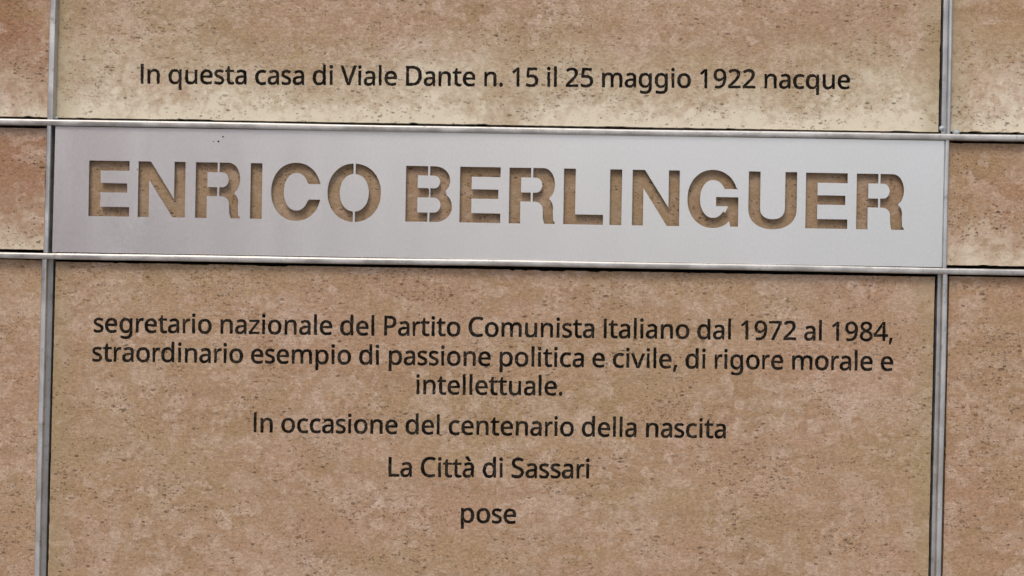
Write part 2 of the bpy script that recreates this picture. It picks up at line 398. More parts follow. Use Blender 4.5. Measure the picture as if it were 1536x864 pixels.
# ------------------------------------------------------------------ carved lettering
GL = {",":[[192,105,169,29,138,-52,106,-129,41,-129,60,-47,78,38,91,116,185,116]],".":[[72,54,74,76,80,93,90,106,103,114,117,119,133,121,149,119,164,114,177,106,188,93,194,76,196,54,194,32,188,15,177,2,164,-7,149,-12,133,-14,117,-12,103,-7,90,2,80,15,74,32]],"1":[[355,0,269,0,269,499,269,548,271,585,273,622,244,595,211,567,135,505,89,564,282,713,355,713]],"2":[[520,0,48,0,48,73,235,262,326,358,343,379,358,399,371,420,382,440,390,461,396,483,400,505,401,529,399,556,392,580,381,601,366,618,347,631,326,641,301,647,275,649,250,647,226,644,204,638,183,631,164,621,144,609,123,596,103,581,56,640,75,655,96,669,117,682,140,694,165,704,190,712,210,717,231,721,253,723,275,723,307,722,337,718,365,711,390,700,412,688,432,673,450,655,464,635,476,613,484,588,489,562,491,534,489,506,485,479,478,454,468,429,455,404,440,380,423,356,404,332,382,308,359,283,334,257,308,231,159,84,159,80,520,80]],"4":[[552,162,448,162,448,0,363,0,363,162,21,162,21,237,357,717,448,717,448,241,552,241],[363,466,363,513,365,554,366,590,368,624,364,624,344,583,321,546,107,241,363,241]],"5":[[275,438,310,436,343,431,374,424,402,413,427,399,450,382,469,363,485,341,498,317,507,290,513,260,515,228,513,192,507,159,497,128,483,100,465,75,444,53,419,34,391,18,360,6,326,-3,288,-8,248,-10,221,-9,194,-7,169,-4,144,0,121,6,100,12,80,20,63,29,63,112,82,102,103,92,126,84,150,77,176,72,201,68,225,66,249,65,274,66,298,69,321,74,341,81,366,94,386,111,403,132,412,151,419,171,423,194,425,219,422,252,414,281,401,305,382,326,357,343,326,354,289,361,246,364,182,359,124,349,80,377,107,713,465,713,465,634,182,634,165,427,211,434]],"7":[[136,0,429,634,44,634,44,713,523,713,523,646,233,0]],"8":[[285,723,315,722,344,719,371,713,396,704,418,693,439,680,456,664,471,647,483,626,492,604,497,579,499,553,497,525,490,500,480,478,466,457,450,438,431,421,415,409,398,398,381,388,363,378,384,367,405,355,424,343,443,330,460,316,475,302,488,286,500,269,510,250,516,230,520,208,522,185,520,156,514,129,505,104,493,81,477,61,458,43,436,27,411,14,384,3,354,-4,322,-8,288,-10,251,-9,217,-4,186,3,157,13,132,26,110,41,92,58,76,78,64,101,56,126,51,153,49,182,50,206,54,228,60,248,69,267,81,284,93,300,108,315,124,329,141,341,159,353,178,363,197,373,174,387,153,402,133,418,116,436,101,455,88,477,79,500,74,525,72,554,74,580,79,604,88,626,100,646,115,664,133,679,153,692,176,703,201,712,227,718,255,722],[135,181,137,156,144,133,156,113,172,94,193,79,219,69,250,62,286,60,320,62,350,69,376,79,397,94,414,113,426,134,433,158,436,184,434,206,427,227,417,245,403,262,386,278,365,293,348,303,329,313,308,322,286,331,270,337,249,327,229,317,212,307,196,296,177,280,162,264,150,246,142,226,137,205],[284,653,258,651,234,646,212,638,193,626,178,611,167,594,160,573,158,550,160,526,166,506,175,488,188,472,204,458,223,445,289,412,311,422,332,433,351,445,368,457,383,472,395,488,404,506,410,527,412,550,410,573,403,594,392,611,377,626,358,638,336,646,311,651]],"9":[[520,409,519,378,517,348,515,318,511,287,506,257,500,229,491,201,482,173,470,147,457,123,441,100,424,78,404,59,382,41,357,26,330,13,300,3,267,-4,231,-9,192,-10,145,-7,102,0,102,75,144,65,190,62,223,63,254,68,281,75,305,85,327,97,346,112,363,129,378,147,390,168,401,190,410,214,417,239,422,266,426,293,429,321,431,350,425,350,414,335,401,321,387,308,370,296,352,286,331,278,308,272,283,268,255,267,225,268,197,273,172,281,147,292,125,306,106,323,89,343,75,366,64,391,56,419,52,449,50,483,52,519,57,552,66,583,78,612,94,637,113,659,134,678,158,694,184,707,213,716,244,722,278,723,303,722,327,719,350,713,373,704,394,693,414,680,432,664,450,646,465,625,479,602,491,576,501,548,509,517,515,483,518,447],[278,650,248,647,221,639,198,626,176,609,159,585,147,557,139,523,137,484,139,451,145,422,156,397,170,375,189,358,213,346,241,338,274,336,297,337,319,341,338,347,357,355,378,369,396,386,411,405,422,425,429,446,431,467,430,488,426,510,421,531,414,552,404,572,393,591,379,607,363,622,345,634,324,642,302,648]],"C":[[403,645,375,643,348,640,323,634,300,625,278,614,257,601,239,586,222,568,207,548,194,527,182,503,173,477,165,450,160,420,157,389,156,357,158,314,163,275,171,238,183,204,199,173,218,146,240,123,265,104,294,89,327,78,362,71,402,69,425,69,447,71,469,73,491,77,573,97,573,19,552,12,532,6,511,1,490,-3,468,-6,444,-8,417,-10,389,-10,336,-7,289,1,246,15,207,35,173,60,143,89,118,124,97,163,81,206,70,253,63,304,61,358,62,397,67,435,74,471,83,506,96,538,111,568,129,596,149,622,172,645,198,665,226,682,257,697,290,709,326,717,363,722,404,723,431,723,458,721,484,717,510,712,534,706,558,699,580,691,601,681,565,606,542,615,517,624,491,633,470,638,449,642,426,644]],"D":[[669,364,666,306,657,254,643,206,624,163,599,125,570,92,536,64,497,41,453,23,405,10,353,3,296,0,97,0,97,713,317,713,369,711,417,703,462,691,504,673,541,651,574,624,602,592,626,556,644,515,658,469,666,419],[574,361,572,406,566,447,556,484,542,517,525,545,503,570,479,590,450,607,418,620,383,629,345,635,304,637,187,637,187,77,284,77,352,81,411,95,460,117,501,148,533,188,555,237,569,295]],"L":[[97,0,97,713,187,713,187,80,499,80,499,0]],"P":[[286,713,351,710,407,700,453,683,490,659,518,628,538,592,550,551,554,504,553,482,550,461,545,440,539,419,531,399,520,381,507,363,492,347,474,332,453,318,430,306,404,296,375,288,342,282,307,279,269,278,187,278,187,0,97,0,97,713],[278,637,187,637,187,355,259,355,291,356,321,358,348,363,372,369,393,378,411,388,426,401,439,416,448,433,455,453,459,475,461,500,458,532,450,560,436,583,417,603,392,617,360,628,322,634]],"S":[[502,191,500,160,494,132,484,106,471,82,454,61,433,43,409,27,382,14,352,3,320,-4,285,-8,247,-10,170,-6,147,-3,125,1,104,5,85,11,67,17,51,24,51,110,70,102,91,95,115,88,140,81,167,75,195,71,223,69,251,68,276,69,300,71,321,76,340,82,362,93,380,106,394,122,404,140,410,161,412,183,410,205,405,225,397,242,384,257,367,272,345,286,325,297,302,307,274,318,244,330,222,338,201,347,181,357,163,366,142,380,123,395,106,411,92,428,80,447,71,468,65,490,61,515,60,542,62,569,67,594,76,618,89,639,105,658,124,675,145,689,169,701,196,711,225,718,255,722,288,723,317,723,344,721,371,717,396,712,420,707,442,700,464,692,485,683,457,607,438,614,418,621,398,628,376,634,354,638,332,642,309,644,286,645,257,643,232,639,211,632,193,622,178,610,166,595,158,579,153,560,151,541,153,518,158,498,166,481,178,465,194,451,215,438,233,428,255,418,279,407,307,397,337,385,365,373,390,360,413,347,434,333,451,318,467,302,479,284,489,264,496,242,500,218]],"V":[[600,713,345,0,255,0,0,713,94,713,255,256,274,200,288,148,300,100,311,149,326,201,345,258,505,713]],"a":[[288,545,334,542,373,534,406,520,433,502,453,477,468,446,477,409,480,365,480,0,416,0,399,76,395,76,379,58,363,42,347,27,330,16,311,6,291,-1,269,-6,243,-9,215,-10,191,-9,169,-6,148,0,128,7,110,17,94,29,80,43,68,59,58,78,51,100,47,123,46,149,50,187,62,220,81,248,109,272,145,292,189,306,242,315,303,320,394,323,394,355,392,386,386,411,377,432,365,448,349,459,330,467,308,472,283,474,262,473,242,471,222,467,203,461,178,452,154,443,132,433,105,499,123,508,143,516,165,524,188,531,212,537,237,541,262,544],[314,259,268,255,229,249,198,239,175,227,159,211,147,193,139,172,137,148,140,121,149,99,164,82,184,70,208,63,235,61,267,63,297,70,324,82,348,98,367,120,381,146,390,177,393,214,393,262]],"c":[[300,-10,265,-8,233,-3,202,6,173,19,147,35,124,56,104,80,86,109,73,142,63,178,57,219,55,265,57,312,63,354,74,392,88,426,106,455,127,479,151,500,177,517,207,529,238,538,271,544,306,546,333,545,359,542,385,537,408,531,429,524,447,517,420,444,364,461,343,465,323,468,304,469,278,467,255,463,234,456,215,446,198,433,184,417,172,399,163,378,155,354,150,327,147,298,146,266,147,235,150,207,155,181,163,157,172,136,184,117,198,102,214,89,232,79,252,72,274,67,299,66,327,67,353,70,376,75,398,81,418,89,438,97,438,19,419,10,399,3,378,-2,355,-7,329,-9]],"d":[[275,-10,227,-6,185,7,147,29,115,59,89,98,70,146,59,202,55,267,59,332,70,388,89,436,115,475,148,506,186,528,228,541,276,546,303,544,327,541,349,535,369,527,386,518,403,507,417,494,430,481,442,467,448,467,444,505,442,546,442,759,530,759,530,0,459,0,446,72,442,72,430,57,417,43,403,30,386,19,368,9,348,1,326,-5,302,-9],[289,63,328,66,361,75,388,89,408,109,423,136,434,168,441,206,443,250,443,266,441,313,434,354,424,390,410,419,390,443,363,459,329,469,288,473,255,469,226,459,201,441,181,416,166,386,155,350,148,310,146,265,148,220,155,180,166,145,181,116,201,93,226,76,255,66]],"e":[[292,546,325,544,356,538,384,529,410,516,433,499,454,480,471,457,486,431,498,403,506,372,511,339,513,304,513,251,146,251,150,208,159,171,173,139,192,112,217,92,246,77,279,68,317,65,342,66,365,67,387,70,407,74,427,80,447,86,468,93,489,102,489,25,468,17,448,9,428,3,408,-1,387,-5,364,-8,339,-9,313,-10,276,-8,241,-2,209,7,178,21,151,38,126,60,105,85,87,113,73,146,63,182,57,221,55,264,57,306,62,345,72,382,84,415,101,444,120,470,142,493,167,512,195,526,225,537,257,543],[291,474,261,471,234,464,211,451,191,433,175,411,162,385,153,355,148,321,421,321,420,343,417,364,413,383,407,401,396,422,382,440,364,454,343,465,319,471]],"g":[[275,546,301,544,325,541,348,534,370,526,391,514,410,500,427,484,443,465,448,465,460,536,530,536,530,-9,528,-45,523,-79,515,-109,504,-136,489,-161,471,-181,449,-199,425,-214,396,-225,364,-233,329,-238,290,-240,261,-239,234,-238,208,-235,183,-231,160,-227,138,-221,117,-214,97,-206,97,-125,117,-134,138,-143,161,-150,186,-156,212,-161,239,-164,266,-166,295,-167,327,-164,356,-157,382,-144,403,-126,420,-104,433,-79,440,-49,443,-16,443,5,444,39,446,71,442,71,427,52,410,35,392,21,372,10,351,1,327,-5,302,-9,276,-10,227,-5,183,8,145,31,113,63,88,103,70,150,59,205,55,267,59,327,70,382,88,429,113,470,145,503,183,527,226,541],[287,472,265,470,245,466,227,458,210,448,196,434,183,418,172,399,162,378,155,353,150,327,147,298,146,266,148,219,155,178,166,144,182,114,203,91,227,75,256,65,289,62,315,63,338,67,359,72,377,81,393,92,407,105,418,122,428,141,435,163,439,181,441,201,443,223,444,246,444,267,443,302,440,333,434,360,427,385,418,406,406,424,392,439,376,451,357,460,336,466,313,470]],"i":[[173,536,173,0,85,0,85,536],[130,736,143,735,155,730,165,723,174,712,179,698,181,680,179,663,174,649,165,639,155,631,143,626,130,625,116,626,104,631,93,639,85,649,80,663,78,680,80,698,85,712,93,723,104,730,116,735]],"l":[[173,0,85,0,85,759,173,759]],"m":[[672,546,715,543,752,534,783,519,808,499,828,472,842,438,851,397,853,349,853,0,766,0,766,345,765,374,760,400,752,422,740,440,725,454,706,464,684,470,658,472,621,469,591,460,566,446,546,427,531,402,521,371,515,336,513,296,513,0,426,0,426,345,424,371,420,395,414,415,404,433,392,447,378,458,360,465,340,470,316,472,290,470,268,466,248,459,231,449,212,432,197,410,186,384,180,361,176,336,174,308,173,278,173,0,85,0,85,536,156,536,169,463,174,463,186,480,200,496,215,509,232,520,250,530,270,537,290,542,311,545,332,546,361,544,389,540,413,533,435,524,455,511,471,496,485,477,496,456,501,456,515,477,532,496,552,511,574,524,598,533,622,540,647,544]],"n":[[343,546,388,543,427,534,460,519,488,499,509,472,524,438,534,397,537,349,537,0,450,0,450,343,448,373,442,399,433,422,421,440,404,454,383,464,359,470,330,472,289,469,255,459,227,444,207,422,192,394,181,361,175,322,173,278,173,0,85,0,85,536,156,536,169,463,174,463,187,480,202,496,218,509,237,520,256,530,277,537,298,542,320,545]],"o":[[551,269,549,236,546,206,541,177,533,150,523,126,512,103,498,82,483,63,466,46,447,31,427,19,404,8,380,0,355,-5,329,-9,301,-10,275,-9,250,-5,226,0,203,8,181,19,161,31,142,46,125,63,109,82,96,103,84,126,73,150,65,177,60,206,56,236,55,269,57,312,62,351,72,387,85,419,102,448,121,473,145,495,171,513,200,527,232,537,267,544,304,546,339,544,372,537,403,527,432,513,458,495,482,473,502,448,519,419,533,387,543,351,549,312],[146,269,147,238,150,210,155,184,162,159,172,137,183,118,198,102,214,88,233,77,254,69,277,65,303,63,329,65,352,69,373,77,392,88,408,102,422,118,434,137,443,159,450,184,456,210,459,238,460,269,459,300,455,328,450,354,443,378,433,399,421,418,407,434,391,447,373,458,352,466,328,470,302,472,264,468,231,458,204,441,183,418,167,388,155,353,148,314]],"p":[[340,546,387,541,429,528,466,507,499,477,526,438,544,390,556,334,560,269,558,225,553,185,544,148,532,115,517,86,499,61,479,39,455,21,429,8,401,-2,371,-8,339,-10,312,-9,288,-5,266,1,246,9,227,19,211,29,197,42,184,54,173,68,167,68,171,25,173,-20,173,-240,85,-240,85,536,157,536,169,463,173,463,184,478,197,492,211,505,227,516,245,526,265,535,288,541,312,544],[324,472,298,470,275,467,255,460,237,451,217,435,201,415,189,390,182,368,177,343,174,316,173,286,173,269,174,237,176,208,181,181,187,157,195,135,206,116,219,100,234,87,253,76,274,69,298,64,326,63,349,65,370,70,389,78,406,90,421,105,434,122,444,141,453,163,460,187,465,213,468,241,469,270,466,313,460,352,449,387,433,417,413,441,388,458,358,468]],"q":[[442,-11,443,31,447,72,441,72,428,56,413,40,396,27,377,14,356,3,331,-4,303,-8,273,-10,227,-6,185,7,148,29,115,59,89,98,70,146,59,202,55,267,57,311,62,351,71,388,83,421,98,450,116,475,137,496,161,514,187,528,215,538,244,544,276,546,306,544,333,540,357,532,379,522,398,509,415,495,430,479,443,463,447,463,460,536,530,536,530,-240,442,-240],[290,63,316,64,339,68,360,74,378,83,398,99,415,119,427,144,433,166,438,191,441,218,443,248,443,266,441,314,434,355,424,391,409,420,388,443,361,460,328,469,288,473,254,469,225,459,201,441,181,416,166,386,155,350,148,310,146,265,148,220,155,180,166,146,181,116,201,93,226,76,256,66]],"r":[[335,546,367,544,398,540,387,459,358,464,329,466,308,464,289,460,270,453,252,443,235,431,220,416,206,399,195,381,185,360,178,337,174,312,173,286,173,0,85,0,85,536,157,536,167,438,171,438,183,457,197,475,212,492,229,507,247,520,267,531,288,539,311,544]],"s":[[434,148,432,123,427,100,419,80,408,61,393,45,376,30,356,18,334,8,309,0,281,-5,252,-9,220,-10,193,-9,168,-8,145,-5,123,-1,97,6,74,14,52,24,52,104,69,96,87,89,108,81,129,74,152,69,175,64,198,62,222,61,253,62,280,66,301,73,319,82,335,98,345,118,349,140,348,153,344,165,338,176,328,187,315,197,298,208,282,216,264,225,242,234,217,244,192,254,169,264,147,274,128,284,105,298,86,314,71,332,60,352,53,376,51,404,54,436,65,464,82,488,106,509,136,525,170,536,209,543,252,546,276,545,299,543,322,540,343,536,364,531,384,525,404,518,423,510,393,440,370,449,346,457,322,464,297,469,272,473,246,474,220,473,198,469,179,464,163,456,148,443,138,427,135,409,136,395,141,382,148,371,158,361,173,351,191,341,208,334,227,325,249,316,273,307,297,297,320,288,341,278,360,268,382,254,400,237,415,219,425,199,432,175]],"t":[[264,62,305,65,339,73,339,6,328,2,315,-2,299,-5,249,-10,222,-8,196,-4,171,4,149,17,130,33,114,55,104,75,97,98,93,125,92,156,92,468,16,468,16,510,93,545,128,659,180,659,180,536,335,536,335,468,180,468,180,158,182,128,190,104,203,85,221,72,241,65]],"u":[[533,536,533,0,461,0,448,71,444,71,431,53,417,38,400,25,381,14,362,5,341,-1,319,-6,297,-9,274,-10,243,-9,215,-5,189,2,166,10,146,22,128,37,113,54,101,74,91,97,84,123,80,152,79,185,79,536,168,536,168,191,170,161,175,135,184,113,197,95,213,81,234,71,258,65,287,63,315,64,340,69,362,76,381,85,397,98,411,113,422,131,430,151,437,174,441,199,444,227,445,257,445,536]],"v":[[203,0,0,536,94,536,208,220,225,171,241,119,251,78,255,78,266,120,283,172,300,220,414,536,508,536,304,0]],"z":[[431,0,39,0,39,58,327,468,56,468,56,536,424,536,424,470,140,68,431,68]],"à":[[288,545,334,542,373,534,406,520,433,502,453,477,468,446,477,409,480,365,480,0,416,0,399,76,395,76,379,58,363,42,347,27,330,16,311,6,291,-1,269,-6,243,-9,215,-10,191,-9,169,-6,148,0,128,7,110,17,94,29,80,43,68,59,58,78,51,100,47,123,46,149,50,187,62,220,81,248,109,272,145,292,189,306,242,315,303,320,394,323,394,355,392,386,386,411,377,432,365,448,349,459,330,467,308,472,283,474,262,473,242,471,222,467,203,461,178,452,154,443,132,433,105,499,123,508,143,516,165,524,188,531,212,537,237,541,262,544],[314,259,268,255,229,249,198,239,175,227,159,211,147,193,139,172,137,148,140,121,149,99,164,82,184,70,208,63,235,61,267,63,297,70,324,82,348,98,367,120,381,146,390,177,393,214,393,262],[256,765,283,716,318,663,352,618,352,606,293,606,255,639,213,680,176,721,151,755,151,765]]}
GL['I'] = [[86, 714, 173, 714, 173, 0, 86, 0]]
# advance widths: of the drawn outline, and the narrower ones of the carved text
ADV_N = dict(a=561, c=480, d=615, e=564, g=615, i=258, l=258, m=932, n=618, o=605, p=615, q=615, r=413, s=479, t=361,
             u=618, v=508, z=470, C=632, D=729, L=521, P=605, S=549, V=600, I=259)
ADV_M = dict(a=482, c=448, d=564, e=501, g=559, i=234, l=236, m=834, n=555, o=549, p=569, q=563, r=327, s=396, t=331,
             u=551, v=481, z=428, C=580, D=666, L=472, P=532, S=493, V=558, I=239)
for ch in '1245789': ADV_N[ch] = 572; ADV_M[ch] = 513
for ch in '.,': ADV_N[ch] = 268; ADV_M[ch] = 207
ADV_N['\u00e0'] = 561; ADV_M['\u00e0'] = 482; ADV_M[' '] = 212

def carve(text, x0, y0, x1, y1, bold=19.0):
    """text whose ink runs from photo point (x0,y0) to (x1,y1) on the baseline; returns glyph loops on the wall"""
    pos, x = [], 0.0
    for ch in text:
        pos.append(x); x += ADV_M[ch]
    def ink(ch, side):
        xs = [v for l in GL[ch] for v in l[0::2]]
        return (min(xs) if side == 0 else max(xs)) * ADV_M[ch] / ADV_N[ch]
    a = pos[0] + ink(text[0], 0); b = pos[-1] + ink(text[-1], 1)
    k = (x1 - x0) / (b - a)                         # photo pixels per thousandth
    dx, dy = (x1 - x0), (y1 - y0); Ln = math.hypot(dx, dy); ux, uy = dx / Ln, dy / Ln
    rng = random.Random(len(text) * 31 + int(x0))
    out = []
    for ch, px in zip(text, pos):
        if ch == ' ': continue
        sx = ADV_M[ch] / ADV_N[ch]; sy = 0.944 if (ch.isupper() or ch.isdigit()) else 0.905
        if ch.isdigit(): sy = 0.91
        if ch in 'dltàbi': sy = 0.925
        jx, jy = rng.uniform(-3, 3), rng.uniform(-3, 3)
        g = []
        for l in GL[ch]:
            n = len(l) // 2
            raw = [Vector((l[2 * i] * sx, l[2 * i + 1] * sy)) for i in range(n)]
            # embolden: push every point out along its corner normal, then roughen the cut a little
            pts = []
            for i in range(n):
                p, q, r = raw[i - 1], raw[i], raw[(i + 1) % n]
                e1 = (q - p).normalized(); e2 = (r - q).normalized()
                nn = Vector((-(e1.y + e2.y), e1.x + e2.x))
                if nn.length > 1e-6: nn.normalize()
                pts.append(q + nn * bold)
            dense = []
            for i in range(n):
                p, q = pts[i], pts[(i + 1) % n]
                m = max(1, int((q - p).length / 75))
                for j in range(m): dense.append(p.lerp(q, j / m))
            loop = []
            for p in dense:
                X = (p.x + px - a + jx + rng.uniform(-8, 8)) * k
                Y = (p.y + jy + rng.uniform(-8, 8)) * k
                loop.append(W(x0 + X * ux + Y * uy, y0 + X * uy - Y * ux))
            g.append(loop)
        out.append(g)
    return out

top_text = carve('In questa casa di Viale Dante n. 15 il 25 maggio 1922 nacque', 211.5, 125.0, 1274.5, 133.3)
low_text = []
for a in [('segretario nazionale del Partito Comunista Italiano dal 1972 al 1984,', 141.0, 498.0, 1338.5, 511.5),
          ('straordinario esempio di passione politica e civile, di rigore morale e', 139.0, 541.6, 1339.0, 556.0),
          ('intellettuale.', 625.0, 591.0, 843.0, 593.0),
          ('In occasione del centenario della nascita', 381.0, 648.0, 1088.0, 657.0),
          ('La Citt\u00e0 di Sassari', 583.0, 714.5, 883.5, 717.5),
          ('pose', 691.5, 783.5, 773.5, 785.0)]:
    low_text += carve(*a)

# slab corners from the joint lines; g = gap to the bar's centre line, photo pixels
XL, XR, YT, YB = -330.0, 1866.0, -330.0, 1194.0
def quad(xl, xr, yt, yb, gl, gr, gt, gb):
    """xl/xr: functions of y or numbers, yt/yb: functions of x or numbers"""
    def at(vx, hy, ox, oy):
        x = vx(432) if callable(vx) else vx
        for _ in range(6):
            y = hy(x) if callable(hy) else hy
            x = vx(y) if callable(vx) else vx
        return W(x + ox, y + oy)
    return [at(xl, yb, gl, -gb), at(xr, yb, -gr, -gb), at(xr, yt, -gr, gt), at(xl, yt, gl, gt)]

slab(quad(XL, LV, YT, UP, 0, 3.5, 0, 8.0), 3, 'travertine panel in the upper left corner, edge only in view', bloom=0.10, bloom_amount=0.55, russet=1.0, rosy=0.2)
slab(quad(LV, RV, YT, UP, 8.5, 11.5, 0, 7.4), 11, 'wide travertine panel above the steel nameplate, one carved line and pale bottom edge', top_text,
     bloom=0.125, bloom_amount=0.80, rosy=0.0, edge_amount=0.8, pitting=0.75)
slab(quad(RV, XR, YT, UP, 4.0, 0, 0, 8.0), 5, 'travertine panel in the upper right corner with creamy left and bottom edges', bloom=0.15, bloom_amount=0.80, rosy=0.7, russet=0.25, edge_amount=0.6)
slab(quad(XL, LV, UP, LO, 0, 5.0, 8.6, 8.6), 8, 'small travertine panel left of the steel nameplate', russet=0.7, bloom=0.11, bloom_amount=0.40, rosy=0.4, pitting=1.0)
slab(quad(LV, RV, UP, LO, 3, 3, 3, 3), 21, 'travertine panel behind the steel nameplate, seen only through its cut letters', rosy=0.0, russet=0.15, pitting=0.9, grime=0.42, y=0.0012)
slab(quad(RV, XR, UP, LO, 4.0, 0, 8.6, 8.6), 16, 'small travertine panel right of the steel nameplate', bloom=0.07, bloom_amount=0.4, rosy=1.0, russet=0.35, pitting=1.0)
slab(quad(XL, LV, LO, YB, 0, 3.5, 6.5, 0), 2, 'travertine panel in the lower left corner, narrow strip with pale blotches', rosy=0.75)
slab(quad(LV, RV, LO, YB, 13.0, 12.0, 9.0, 0), 14, 'large travertine panel below the steel nameplate, carved with six lines of text', low_text,
     rosy=0.6, edge_amount=0.7, pitting=0.8)
slab(quad(RV, XR, LO, YB, 9.5, 0, 8.0, 0), 26, 'travertine panel in the lower right corner, pinkish with pale clouds', rosy=1.3, russet=0.1)

# ------------------------------------------------------------------ steel frame
frame = bpy.data.objects.new('metal_frame', None); COL.objects.link(frame)
frame.location = (0, 0, CAM_Z)
props(frame, 'bare steel frame of narrow bars crossing between the travertine panels', 'frame')

def bar(name, p, q, half, profile, label=None):
    """sweep a profile (offset across, depth) from p to q; profile in photo pixels across and metres deep"""
    p = Vector((p[0], 0, p[1])); q = Vector((q[0], 0, q[1]))
    d = (q - p).normalized(); n = Vector((-d.z, 0, d.x))            # across
    L = (q - p).length; N = max(2, int(L / 0.02))
    bm = bmesh.new(); rows = []
    rng = random.Random(int(p.x * 1000) + int(q.z * 777))
    ph = [rng.uniform(0, 6.28) for _ in range(4)]
    for i in range(N + 1):
        t = i / N; c = p.lerp(q, t)
        s = t * L
        dev = 0.00045 * math.sin(s * 5.1 + ph[0]) + 0.00018 * math.sin(s * 17 + ph[1])
        dy = 0.0006 * math.sin(s * 7.3 + ph[2]) + 0.0002 * math.sin(s * 31 + ph[3])
        rows.append([bm.verts.new(c + n * (a * S + dev) + Vector((0, b + dy, 0)) - Vector(frame.location)) for a, b in profile])
    m = len(profile)
    for i in range(N):
        for j in range(m):
            bm.faces.new((rows[i][j], rows[i][(j + 1) % m], rows[i + 1][(j + 1) % m], rows[i + 1][j]))
    bm.faces.new(rows[0]); bm.faces.new(rows[-1][::-1])
    bmesh.ops.recalc_face_normals(bm, faces=bm.faces)
    for f in bm.faces: f.smooth = len(f.verts) == 4
    me = bpy.data.meshes.new(name); bm.to_mesh(me); bm.free()
    o = link(name, me, M_POST if name == 'vertical_bar' else M_BAR, frame)
    md = o.modifiers.new('edges', 'EDGE_SPLIT'); md.split_angle = math.radians(38)
    if label: props(o, label)
    return o

def ell(w, front, back, n=9, square=2.6):
    """a flattened rounded bar: half width w px, from depth back to depth front (negative = proud)"""
    pts = []
    for i in range(n + 1):
        th = math.pi * i / n
        c, s = math.cos(th), math.sin(th)
        e = 2.0 / square
        pts.append((w * math.copysign(abs(c) ** e, c), back + (front - back) * abs(s) ** e))
    return pts

for h in (UP, LO):
    bar('horizontal_bar', W(XL, h(XL), -0.009), W(XR, h(XR), -0.009), 5, [(-4.6, 0.0200), (-4.6, -0.008)] + [(a, b) for a, b in reversed(ell(4.6, -0.0115, -0.008, 11, 3.4))][1:-1] + [(4.6, -0.008), (4.6, 0.0200)])

def post(x0, y0, x1, y1, prof):
    bar('vertical_bar', W(x1, y1, -0.008), W(x0, y0, -0.008), 5, prof)
# left: bright rib with a recessed shoulder on its right; right: the mirror of it (the rib's n axis points left)
def prof_l(rib0, rib1, sh):       # photo pixels to the right of the line -> minus on n
    return [(-rib0, 0.0200), (-rib0, -0.0075), (-rib0 - 1.2, -0.0090), (-(rib0 + rib1) / 2, -0.0095), (-rib1 + 1.2, -0.0090), (-rib1, -0.0075), (-rib1, -0.0045), (-rib1 - 0.6, -0.0035), (-sh, 0.0015), (-sh, 0.0200)]
def prof_r(sh, rib0, rib1):
    return [(-sh, 0.0200), (-sh, -0.0012), (-rib0 + 0.6, -0.0035), (-rib0, -0.0045), (-rib0, -0.0075), (-rib0 - 1.2, -0.0090), (-(rib0 + rib1) / 2, -0.0095), (-rib1 + 1.2, -0.0090), (-rib1, -0.0075), (-rib1, 0.0200)]
e = 4.4
def vseg(V_, ya, yb, prof): post(V_(ya), ya, V_(yb), yb, prof)
ul, ll = cross(UP, LV)[1], cross(LO, LV)[1]
ur, lr = cross(UP, RV)[1], cross(LO, RV)[1]
vseg(LV, YT, ul - e, prof_l(-4.5, 5.0, 7.0))
vseg(LV, ul + e, ll - e, prof_l(-5.0, 2.5, 7.2))
vseg(LV, ll + e, YB, prof_l(-7.0, 1.5, 7.6))
vseg(RV, YT, ur - e, prof_r(-5.5, 0.5, 6.5))
vseg(RV, ur + e, lr - e, prof_r(-3.0, -1.0, 6.0))
vseg(RV, lr + e, YB, prof_r(-6.0, -1.5, 7.0))
# weld beads where the bars meet
def bead(px, py, r, y):
    bm = bmesh.new(); bmesh.ops.create_icosphere(bm, subdivisions=3, radius=1.0)
    rng = random.Random(int(px + py))
    for v in bm.verts:
        k = 1 + rng.uniform(-0.12, 0.12)
        v.co = Vector((v.co.x * r * S * 1.3 * k, v.co.y * 0.0015 * k, v.co.z * r * S * k))
    for f in bm.faces: f.smooth = True
    me = bpy.data.meshes.new('weld_bead'); bm.to_mesh(me); bm.free()
    x, z = W(px, py)
    link('weld_bead', me, M_WELD, frame, (x - frame.location.x, y, z - frame.location.z))
bead(1412.5, 192.5, 3.6, -0.0015)
bead(1434.0, 198.6, 4.2, -0.0008)
bead(84.5, 177.0, 2.4, -0.0015)

# ------------------------------------------------------------------ steel nameplate with laser-cut letters
PY0 = -0.0056                      # front of the plate, proud of the stone behind
ORG = (132.5, 324.0); ANG = math.atan2(21.0, 1223.0)
def T(x, y):
    """letter space (photo pixels along the baseline, up) -> wall"""
    c, s = math.cos(ANG), math.sin(ANG)
    return W(ORG[0] + x * c + y * s, ORG[1] + x * s - y * c, PY0)
def arc(cx, cy, rx, ry, a0, a1, n=14):
    return [(cx + rx * math.cos(math.radians(a0 + (a1 - a0) * i / n)), cy + ry * math.sin(math.radians(a0 + (a1 - a0) * i / n))) for i in range(n + 1)]
def sup(cx, cy, rx, ry, a0, a1, n=16, e=2.25):
    o = []
    for i in range(n + 1):
        th = math.radians(a0 + (a1 - a0) * i / n); c, s = math.cos(th), math.sin(th)
        o.append((cx + rx * math.copysign(abs(c) ** (2 / e), c), cy + ry * math.copysign(abs(s) ** (2 / e), s)))
    return o
H = 83.5; ST = 17.6; G = 1.5      # cap height, stem, half bridge
def L_E(w): return [[(0, 0), (w, 0), (w, 14.3), (ST, 14.3), (ST, 36), (w - 3.5, 36), (w - 3.5, 50), (ST, 50), (ST, H - 14.8), (w - 0.5, H - 14.8), (w - 0.5, H), (0, H)]]
